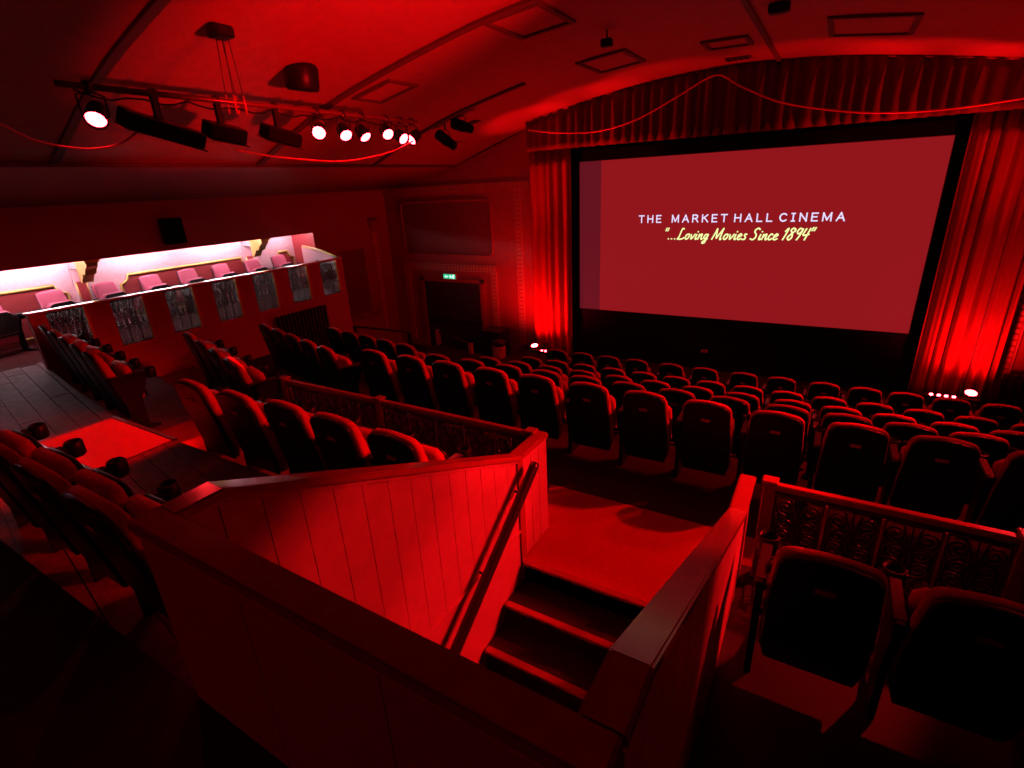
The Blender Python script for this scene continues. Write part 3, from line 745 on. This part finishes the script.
# brush-script line drawn as strokes
G = {  # glyph: (advance, strokes) in a unit box, x-height .5, caps 1
 'L': (.62, [[(.42,.95),(.3,1.0),(.22,.8),(.12,.2),(.02,.03),(.2,.0),(.42,.04),(.55,.15)]]),
 'o': (.42, [[(.30,.48),(.12,.42),(.04,.15),(.14,.0),(.28,.12),(.34,.38),(.26,.48)]]),
 'v': (.42, [[(.06,.46),(.1,.2),(.12,.02),(.26,.22),(.38,.48)]]),
 'i': (.24, [[(.1,.46),(.04,.12),(.08,.0),(.18,.08)], [(.14,.68),(.16,.72)]]),
 'n': (.44, [[(.08,.48),(.02,.0)],[(.05,.2),(.2,.44),(.29,.46),(.26,.15),(.3,.0),(.38,.08)]]),
 'g': (.44, [[(.32,.44),(.14,.44),(.04,.2),(.12,.05),(.26,.2),(.34,.46)],[(.34,.46),(.26,0),(.16,-.32),(.0,-.34),(.04,-.2),(.34,.06)]]),
 'M': (.86, [[(.0,.0),(.12,.4),(.26,.98)],[(.26,.98),(.32,.3),(.34,.1)],[(.34,.1),(.56,.6),(.74,1.0)],[(.74,1.0),(.66,.4),(.64,.0),(.74,.05)]]),
 'e': (.38, [[(.06,.22),(.2,.3),(.3,.42),(.2,.5),(.08,.36),(.04,.12),(.14,.0),(.32,.1)]]),
 's': (.36, [[(.30,.46),(.18,.48),(.14,.36),(.24,.2),(.2,.03),(.02,.02)]]),
 'S': (.60, [[(.54,.88),(.42,1.0),(.24,.88),(.22,.66),(.36,.46),(.36,.18),(.2,.0),(.0,.08)]]),
 'c': (.36, [[(.30,.42),(.2,.5),(.08,.36),(.03,.14),(.12,.0),(.3,.1)]]),
 '1': (.36, [[(.1,.72),(.28,.98),(.2,.5),(.08,.0)]]),
 '8': (.50, [[(.4,.86),(.26,1.0),(.12,.82),(.26,.55),(.3,.2),(.14,.0),(.02,.2),(.2,.5),(.42,.8),(.36,.95)]]),
 '9': (.48, [[(.40,.86),(.22,.98),(.08,.72),(.18,.52),(.34,.66),(.42,.92),(.32,.4),(.18,.0)]]),
 '4': (.50, [[(.16,.96),(.04,.44),(.24,.42),(.44,.48)],[(.42,.98),(.32,.4),(.24,.0)]]),
 '.': (.27, [[(.05,.0),(.08,.05)]]),
 ' ': (.26, []),
 '"': (.34, [[(.10,1.05),(.04,.78)],[(.26,1.05),(.20,.78)]]),
}
def smooth(pts, n_=4):
    if len(pts) < 3: return pts
    out = []
    for i in range(len(pts)-1):
        p0 = pts[max(i-1,0)]; p1 = pts[i]; p2 = pts[i+1]; p3 = pts[min(i+2,len(pts)-1)]
        for k in range(n_):
            t = k/n_
            out.append(tuple(.5*((2*p1[j]) + (-p0[j]+p2[j])*t + (2*p0[j]-5*p1[j]+4*p2[j]-p3[j])*t*t + (-p0[j]+3*p1[j]-3*p2[j]+p3[j])*t**3) for j in (0,1)))
    return out + [pts[-1]]
def script_text(s, x0, x1, z, h, M_):
    total = sum(G[c][0] for c in s); k = (x1-x0)/total; cx = x0
    for ch in s:
        adv, sts = G[ch]
        if sts:
            b = MB()
            for st_ in sts:
                pts = smooth(st_); W = .0135
                for p, q in zip(pts, pts[1:]):
                    P0 = Vector((cx+p[0]*k+p[1]*h*.18, z+p[1]*h)); Q0 = Vector((cx+q[0]*k+q[1]*h*.18, z+q[1]*h))
                    dv = (Q0-P0); 
                    if dv.length < 1e-5: continue
                    dv.normalize(); nn = Vector((-dv.y, dv.x))*W; e = dv*W*.6
                    b.add([(v.x, -.010, v.y) for v in (P0-e-nn, Q0+e-nn, Q0+e+nn, P0-e+nn)], [(0,1,2,3)])
            o = b.build('letter', M_, pic)
        cx += adv*k
CAPS = {
 'T': (.62, [[(0,1),(.62,1)],[(.31,1),(.31,0)]]), 'H': (.62, [[(0,0),(0,1)],[(.62,0),(.62,1)],[(0,.52),(.62,.52)]]),
 'E': (.52, [[(.52,1),(0,1),(0,0),(.52,0)],[(0,.52),(.45,.52)]]), 'M': (.76, [[(0,0),(.02,1),(.38,.12),(.74,1),(.76,0)]]),
 'A': (.70, [[(0,0),(.35,1),(.70,0)],[(.13,.34),(.57,.34)]]), 'R': (.62, [[(0,0),(0,1),(.36,1),(.52,.9),(.54,.74),(.48,.58),(.34,.5),(0,.5)],[(.3,.5),(.62,0)]]),
 'K': (.62, [[(0,0),(0,1)],[(.58,1),(.02,.46)],[(.2,.62),(.62,0)]]), 'L': (.50, [[(0,1),(0,0),(.5,0)]]),
 'C': (.64, [[(.62,.84),(.5,.95),(.34,1),(.14,.9),(.02,.66),(0,.5),(.02,.34),(.14,.1),(.34,0),(.5,.05),(.62,.16)]]), 'I': (.30, [[(.15,0),(.15,1)],[(0,1),(.3,1)],[(0,0),(.3,0)]]),
 'N': (.62, [[(0,0),(0,1),(.62,0),(.62,1)]]) }
def cap_text(s, x0, x1, z, h, M_):
    sp = .52; total = sum(CAPS[c][0] for c in s) + sp*(len(s)-1); k = (x1-x0)/total; cx = x0
    for ch in s:
        b = MB(); W = .012
        for st_ in CAPS[ch][1]:
            for p, q in zip(st_, st_[1:]):
                P0 = Vector((cx+p[0]*k, z+p[1]*h)); Q0 = Vector((cx+q[0]*k, z+q[1]*h)); dv = (Q0-P0).normalized(); nn = Vector((-dv.y, dv.x))*W; e = dv*W
                b.add([(v.x, -.010, v.y) for v in (P0-e-nn, Q0+e-nn, Q0+e+nn, P0-e+nn)], [(0,1,2,3)])
        b.build('letter', M_, pic); cx += (CAPS[ch][0]+sp)*k
for wd_, u0, u1 in (('THE', 639.5, 661), ('MARKET', 672.5, 727), ('HALL', 735, 772), ('CINEMA', 780, 844.5)):
    a, c = seg(u0, u1); cap_text(wd_, a, c, zt+.01, .135, M['txtw'])
q0, q1 = PY(664, 234, YSC), PY(814, 234, YSC)
zs = PY(740, 239.5, YSC).z - sz0
script_text('"...Loving Movies Since 1894"', q0.x-cxs, q1.x-cxs, zs, .215, M['txty'])
# black cloth below the screen
b = MB(); b.box(sx0-.3, sx1+.35, YSC-.02, YSC+.02, -1.31, sz0-.14)
bc = tag(b.build('skirt_cloth', M['matt']), 'black cloth hanging below the screen', 'cloth')
# stage curtains with folds
def fold_sheet(f, s0, s1, ns, zfun, nz):
    b = MB(); vs = []; fs = []
    for j in range(nz+1):
        for i in range(ns+1):
            s = s0 + (s1-s0)*i/ns; t = j/nz; vs.append(f(s, t, zfun))
    for j in range(nz):
        for i in range(ns): a = j*(ns+1)+i; fs.append((a, a+1, a+ns+2, a+ns+1))
    b.add(vs, fs, True); return b
def curtain(name, label, x0, x1, z0, z1, y, amp, waves, seed):
    rnd = random.Random(seed); ph = [rnd.uniform(0,6.28) for _ in range(6)]
    ln = x1-x0
    def f(s, t, _):
        a = s/ln*2*PI*waves
        a2 = a + .9*math.sin(a*.31+ph[0]) + .12*math.sin(3*t+ph[1])
        d_ = amp*(math.sin(a2) + .45*math.sin(1.9*a2+ph[2]) + .3*math.sin(.43*a2+ph[3]))*(1-.35*t)
        return (x0+s, y + d_, z0 + (z1-z0)*t)
    b = fold_sheet(f, 0, ln, int(waves*14), None, 10)
    o = b.build(name, M['curtain']); 
    so = o.modifiers.new('thick', 'SOLIDIFY'); so.thickness = .012
    return tag(o, label, 'curtain', 'stage curtains')
cz1 = 3.55
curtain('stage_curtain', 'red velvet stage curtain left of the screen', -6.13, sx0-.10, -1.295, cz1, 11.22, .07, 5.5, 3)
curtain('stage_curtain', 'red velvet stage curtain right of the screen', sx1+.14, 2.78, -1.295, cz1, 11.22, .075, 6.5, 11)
# valance
rnd = random.Random(5)
zb = PY(700, 147, 11.05).z
def valf(s, t, _):
    a = s*2*PI/.20; a2 = a + 1.1*math.sin(a*.17)
    top = min(ceil_z(s)-.02, 4.52); bot = 3.40 + .006*math.sin(a2)
    return (s, 11.02 + .035*math.sin(a2) + .02*math.sin(.47*a2+1) - .004*(1-t), bot + (top-bot)*t)
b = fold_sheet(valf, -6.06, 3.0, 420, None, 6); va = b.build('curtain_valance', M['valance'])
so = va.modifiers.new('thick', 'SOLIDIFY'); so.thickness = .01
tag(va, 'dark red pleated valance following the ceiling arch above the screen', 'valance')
b = MB(); b.box(-6.50, -6.35, 10.9, YF, -1.31, 3.86); 
b = MB()
pth = smooth([(528,130),(560,133),(600,131),(640,118),(680,95),(716,75),(740,86),(780,102),(830,110),(880,113),(940,110),(1000,102),(1060,90),(1120,62)], 4)
b.tube([tuple(PY(u, v, 10.92)) for u, v in pth], .014, 6); tag(b.build('swag_cord', M['cord']), 'thin red cord looped in swags across the valance', 'cord')
# flood lamps on the floor in front of the curtains
def spot(name, parent, loc, target, power, angle, blend=.6, size=.05, col=RED):
    l = bpy.data.lights.new(name, 'SPOT'); l.energy = power; l.color = col; l.spot_size = angle; l.spot_blend = blend; l.shadow_soft_size = size
    o = bpy.data.objects.new(name, l); C.objects.link(o)
    d_ = Vector(target) - Vector(loc)
    rot = d_.to_track_quat('-Z', 'Y')
    o.rotation_mode = 'QUATERNION'
    o.rotation_quaternion = rot; o.location = Vector(loc)
    if parent is not None:
        o.parent = parent; o.matrix_parent_inverse = parent.matrix_world.inverted() if False else Matrix.Translation(-Vector(parent.location))
    return o
def footlight(label, px, side, target, high):
    p = PY(px[0], px[1], 10.5); lift = p.z + 1.31 - .12
    p = Vector((p.x, p.y, p.z - .12))
    t = thing('floor_lamp_bar', label, 'lamp', p, 0, 'curtain floor lamps')
    b = MB(); b.bbox(-.13, .62 if side > 0 else .16, -.06, .06, 0, .05, .01)
    if side < 0: b = MB(); b.bbox(-.66, .14, -.06, .06, 0, .05, .01)
    b.build('base', M['black'], t)
    for sx in (.1, .3):
        b = MB(); b.tube([(side*sx,0,.01),(side*sx,0,-lift)], .02, 6); b.build('stand_leg', M['black'], t)
    b = MB(); b.lathe([(.06,0),(.11,.04),(.12,.10),(.10,.10)], 16); b.xf(Matrix.Translation((0,0,.09)) @ Matrix.Rotation(.3, 4, 'X') @ Matrix.Scale(.75,4)); b.build('lamp_head', M['black'], t)
    b = MB(); b.lathe([(.001,.102),(.105,.102),(.105,.112),(.001,.118)], 16); b.xf(Matrix.Translation((0,0,.09)) @ Matrix.Rotation(.3, 4, 'X') @ Matrix.Scale(.75,4)); b.build('lens', M['bulb'], t)
    for k in range(4):
        x = side*(.20+.10*k); b = MB(); b.lathe([(.001,.05),(.026,.05),(.026,.075),(.001,.085)], 8); b.xf(Matrix.Translation((x,-.03,0))); b.build('led', M['lens'], t)
    bpy.context.view_layer.update()
    spot('lamp_beam', t, p + Vector((0,-.02,.26)), target, P_FOOT*(1 if side > 0 else .7), math.radians(165), .9, .06)
    for k in (-1, 0, 1):
        spot('lamp_beam', t, p + Vector((0,-.02,.26)), (high[0]+k*1.3, 10.75, high[2]), P_HIGH, math.radians(27), .7, .06)
    return t
footlight('glowing floor lamp bar at the foot of the left curtain', (535,347), 1, (-6.0, 11.5, 2.6), (-4.6, 10.45, 4.35))
footlight('glowing floor lamp bar at the foot of the right curtain', (970,395), -1, (2.5, 11.5, 2.6), (.9, 10.45, 4.35))
t = thing('floor_socket', 'small lit socket plate on the black cloth under the screen', 'socket', (-2.02, YSC-.02, -.89))
b = MB(); b.bbox(-.07, .07, -.02, -.001, -.035, .035, .005); b.build('plate', M['socket'], t)
b = MB(); b.box(-.03, .03, -.024, -.02, -.012, .012); b.build('outlet', M['black'], t)

# ------------------------------------------------------------------ lamp bars and stage lamps
def aim(d_):
    return Vector(d_).to_track_quat('Z', 'Y').to_matrix().to_4x4()
def par_can(label, hang, drop, target, power, angle, group, blend=.5):
    t = thing('par_lamp', label, 'stage lamp', hang, 0, group)
    c = Vector((0,0,-drop)); d_ = (Vector(target) - (Vector(hang)+c)).normalized(); A = Matrix.Translation(c) @ aim(d_) @ Matrix.Scale(.74, 4)
    b = MB(); b.lathe([(.05,-.16),(.085,-.15),(.10,-.08),(.10,.05),(.108,.06),(.108,.075),(.096,.075),(.092,.03)], 16); b.xf(A); b.build('housing', M['black'], t)
    b = MB(); b.lathe([(.001,.032),(.092,.032),(.09,.045),(.001,.055)], 16); b.xf(A); ln = b.build('lens', M['lens'], t)
    sd = Vector((0,1,0))
    b = MB(); b.tube([c+sd*.09, c+sd*.095+Vector((0,0,drop*.7)), Vector((0,0,-.03)), c-sd*.095+Vector((0,0,drop*.7)), c-sd*.09], .009, 5); b.build('yoke', M['iron'], t)
    b = MB(); b.lathe([(.02,-.05),(.035,-.03),(.035,.035),(.02,.04)], 8); b.build('clamp', M['iron'], t)
    bpy.context.view_layer.update()
    if power: spot('lamp_beam', t, Vector(hang)+c+d_*.09, target, power, math.radians(angle), blend, .05)
    return t
XLB, ZLB = -4.95, 3.575
XRB = 2.4
def lamp_bar(label, x, y0, y1):
    t = thing('lamp_bar', label, 'lamp bar', (x, (y0+y1)/2, ZLB))
    hl = (y1-y0)/2
    b = MB(); b.tube([(0,-hl,0),(0,hl,0)], .024, 10); b.build('pipe', M['pipe'], t)
    for yy_ in ((-.6,) if x < 0 else (-.6, 1.3)):
        top = ceil_z(x) - ZLB - .02
        b = MB(); b.bbox(-.09, .09, yy_-.09, yy_+.09, top-.10, top-.002, .02); b.build('winch_box', M['black'], t)
        for k in range(4):
            dx = (-.05,.05,-.05,.05)[k]; dy = (-.07,-.02,.03,.08)[k]
            b = MB(); b.tube([(dx*.6,yy_+dy*.5,top-.09),(dx*.4,yy_+dy,.04)], .004, 4); b.build('wire', M['iron'], t)
            b = MB(); b.tube([(dx*.4,yy_+dy,.06),(dx*.4,yy_+dy,-.10)], .010, 6); b.build('turnbuckle', M['cord'], t)
    pts = [(.02*math.sin(k*1.7), -hl+.1+k*.12, -.03-.05*abs(math.sin(k*.9))) for k in range(int((2*hl-.2)/.12))]
    b = MB(); b.tube(smooth([(p[1], p[2]) for p in pts], 1) and pts, .008, 5); b.build('cable', M['black'], t)
    return t
lamp_bar('red lit lamp bar hung on wires along the left ceiling', XLB, 2.0, 5.98)
LT = [(2.20,(-2.6,.2,.9)),(4.313,(-1.6,.6,1.2)),(4.681,(-1.2,3.0,.2)),(4.977,(-2.0,4.6,.3)),(5.377,(-.6,3.2,.3)),(5.645,(0,4.6,.3)),(5.863,(-5.4,1.66,.72))]
LBL = ['large red stage lamp alone at the near end of the bar'] + ['%s in the cluster of six red stage lamps on the bar' % s for s in ('leftmost','second from left','third from left','fourth from left','fifth from left','rightmost')]
for i, (y, tg) in enumerate(LT):
    par_can(LBL[i], (XLB, y, ZLB), .20 if i != 4 else .16, tg, P_CARPET if i == 6 else P_LEFT, 44 if i == 0 else 17 if i == 6 else 50, 'red stage lamps on the left bar')
# black floods
def flood(label, y, wd, tilt):
    t = thing('flood_lamp', label, 'stage lamp', (XLB, y, ZLB), 0, 'unlit black flood lamps')
    A = Matrix.Translation((.03,0,-.26)) @ Matrix.Rotation(tilt, 4, 'X') @ Matrix.Rotation(.35, 4, 'Y')
    b = MB(); b.bbox(-.09, .09, -wd/2, wd/2, -.06, .06, .012); b.xf(A); b.build('housing', M['black'], t)
    b = MB(); b.box(.085, .095, -wd/2+.02, wd/2-.02, -.05, .05); b.xf(A); b.build('glass', M['matt'], t)
    b = MB(); b.box(-.095, .13, -wd/2, wd/2, -.072, -.064); b.xf(A); b.build('barn_door', M['iron'], t)
    b = MB(); b.box(-.02, .02, -.025, .025, -.20, .035); b.build('hanger', M['iron'], t)
flood('double black flood lamp right of the single red lamp', 2.66, .62, -.24)
flood('middle black flood lamp below the wires on the bar', 3.20, .34, -.14)
flood('black flood lamp nearest the cluster of red lamps', 3.80, .38, -.18)
for lab, pp in (('red cord drooping under the near end of the lamp bar', [(-20,118),(0,124),(30,139),(60,146),(90,149),(120,144),(138,131),(148,121)]), ('red cord drooping under the cluster of red lamps', [(236,150),(270,156),(310,160),(345,161),(380,155),(400,148),(413,141)])):
    b = MB(); b.tube([tuple(PX(u, v, XLB+.02)) for u, v in smooth(pp, 4)], .009, 6); tag(b.build('drooping_cord', M['cord']), lab, 'cord')
# unseen bar added above the frame for the red light from the right
lamp_bar('added unseen lamp bar on the right, above the frame', XRB, 4.0, 8.5)
RT = [(4.1,(-3.3,2.1,1.1),20,2.2),(5.3,(-1.72,1.6,.4),26,2.9),(6.5,(-1.25,2.8,.2),24,2.6),(6.15,(.4,3.15,.95),18,2.2),(6.6,(-3.4,3.5,.75),34,3.0),(7.2,(-.8,5.6,0),70,1.0),(7.75,(-1.6,7.8,-.6),80,.9),(8.2,(.8,7.2,-.5),80,.6)]
for i, (y, tg, an, k) in enumerate(RT):
    par_can('%s added red lamp on the unseen right bar' % ORD[i], (XRB, y, ZLB), .20, tg, P_RIGHT*k, an, 'added red lamps on the unseen right bar')
up = par_can('added red uplight on a floor stand, unseen beyond the right edge', (3.4, 2.95, 1.75), .0, (-4.3, 4.5, 4.27), P_UP, 29, None, .9)  # unseen uplight added to put the red pool on the ceiling
b = MB(); b.tube([(0,0,-.13),(0,0,.30-1.75+T3)], .018, 8)
b.build('stand_pole', M['iron'], up)
for k in range(3):
    a = k*2*PI/3+.4
    b = MB(); b.tube([(0,0,.42-1.75+T3),(.34*math.cos(a),.34*math.sin(a),.012-1.75+T3)], .012, 6); b.build('stand_leg', M['iron'], up)
par_can('added dim red fill lamp, unseen on the rear wall behind the camera', (-3.0, -2.6, 3.3), .2, (-1.2, .4, 1.2), 14, 80, None)  # fill lamp added to lift the parapet face towards the camera
# ceiling fittings
p = PC(301, 68)
t = thing('ceiling_speaker', 'round black loudspeaker fixed to the ceiling near the lamps', 'speaker', (p.x, p.y, ceil_z(p.x)))
b = MB(); b.lathe([(.16,.05),(.19,0),(.19,-.20),(.165,-.23),(.14,-.22)], 20); b.xf(Matrix.Rotation(.15,4,'Y')); b.build('housing', M['black'], t)
b = MB(); b.lathe([(.001,-.21),(.14,-.215)], 20, cap=False); b.xf(Matrix.Rotation(.15,4,'Y')); b.build('grille', M['iron'], t)
def hatch(label, x0, x1, y0, y1):
    t = thing('ceiling_hatch', label, 'hatch', ((x0+x1)/2, (y0+y1)/2, ceil_z((x0+x1)/2)), 0, 'framed ceiling hatches')
    a = math.atan2(ceil_z(x1)-ceil_z(x0), x1-x0); t.rotation_euler = (0, -a, 0)
    hx, hy = (x1-x0)/2/math.cos(a), (y1-y0)/2
    for bx in ((-hx,hx,-hy,-hy+.06),(-hx,hx,hy-.06,hy),(-hx,-hx+.06,-hy+.06,hy-.06),(hx-.06,hx,-hy+.06,hy-.06)):
        b = MB(); b.box(*bx, -.035, .02); b.build('frame', M['rib'], t)
    b = MB(); b.box(-hx+.06, hx-.06, -hy+.06, hy-.06, -.012, .02); b.build('leaf', M['ceil'], t)
hatch('framed ceiling hatch above the cluster of red lamps', -6.09, -5.35, 5.98, 6.58)
hatch('framed ceiling hatch left of the ceiling sensor', -3.67, -2.9, 8.24, 9.24)
hatch('framed ceiling hatch left of the ridge batten near the valance', -2.0, -1.36, 8.85, 9.45)
hatch('framed ceiling hatch right of the ridge batten', -.40, .55, 8.28, 9.38)
hatch('framed ceiling hatch at the top frame edge', -3.6, -2.88, 5.6, 6.5)
p = PC(607, 30)
t = thing('ceiling_sensor', 'small black sensor hanging from the ceiling', 'sensor', (p.x, p.y, ceil_z(p.x)))
b = MB(); b.tube([(0,0,0),(0,0,-.10)], .012, 6); b.build('stem', M['iron'], t)
b = MB(); b.bbox(-.07, .07, -.05, .05, -.18, -.09, .012); b.build('body', M['black'], t)
p = PC(780, 3)
t = thing('ceiling_box', 'small black box on the ceiling beside the ridge batten', 'box', (p.x, p.y, ceil_z(p.x)))
b = MB(); b.bbox(-.11, .11, -.07, .07, -.09, -.0, .012); b.build('body', M['black'], t)
b = MB(); b.box(-.08, .08, -.05, .05, -.10, -.09); b.build('lid', M['iron'], t)
t = thing('ceiling_vent', 'small dark slotted vent near the top of the valance', 'vent', (-1.72, 10.45, ceil_z(-1.72)))
b = MB(); b.box(-.20, .20, -.09, .09, -.025, 0); b.build('frame', M['rib'], t)
for k in range(4):
    b = MB(); b.box(-.17+k*.09, -.11+k*.09, -.07, .07, -.035, -.025); b.build('slat', M['black'], t)
# theatre spotlights in the left front ceiling corner
for lab, px, tgt, dr in (('unlit black spotlight hanging lower, right of the lamp bar', (446,140), (-3,9.4,1.0), .42), ('unlit black spotlight tucked up by the ceiling rib', (462,126), (-3,8.5,2.8), .2)):
    p = PY(px[0], px[1], 8.75); zc = ceil_z(p.x)
    t = thing('spotlight', lab, 'stage lamp', (p.x, p.y, zc), 0, 'unlit ceiling spotlights')
    c = Vector((0,0,p.z-zc)); A = Matrix.Translation(c) @ aim(Vector(tgt)-Vector(p))
    b = MB(); b.lathe([(.07,-.22),(.10,-.2),(.10,.05),(.085,.08),(.085,.22),(.07,.22),(.07,.1)], 14); b.xf(A); b.build('housing', M['black'], t)
    b = MB(); b.tube([c+Vector((0,.12,0)), c+Vector((0,.12,.14)), c+Vector((0,0,.18)), c+Vector((0,-.12,.14)), c+Vector((0,-.12,0))], .01, 5); b.tube([c+Vector((0,0,.17)), (0,0,.02)], .016, 6); b.build('yoke', M['iron'], t)
    b = MB(); b.box(-.11, .11, -.004, .004, .0, .16); b.xf(A @ Matrix.Translation((0,.09,.2)) @ Matrix.Rotation(-.5,4,'X')); b.build('barn_door', M['black'], t)
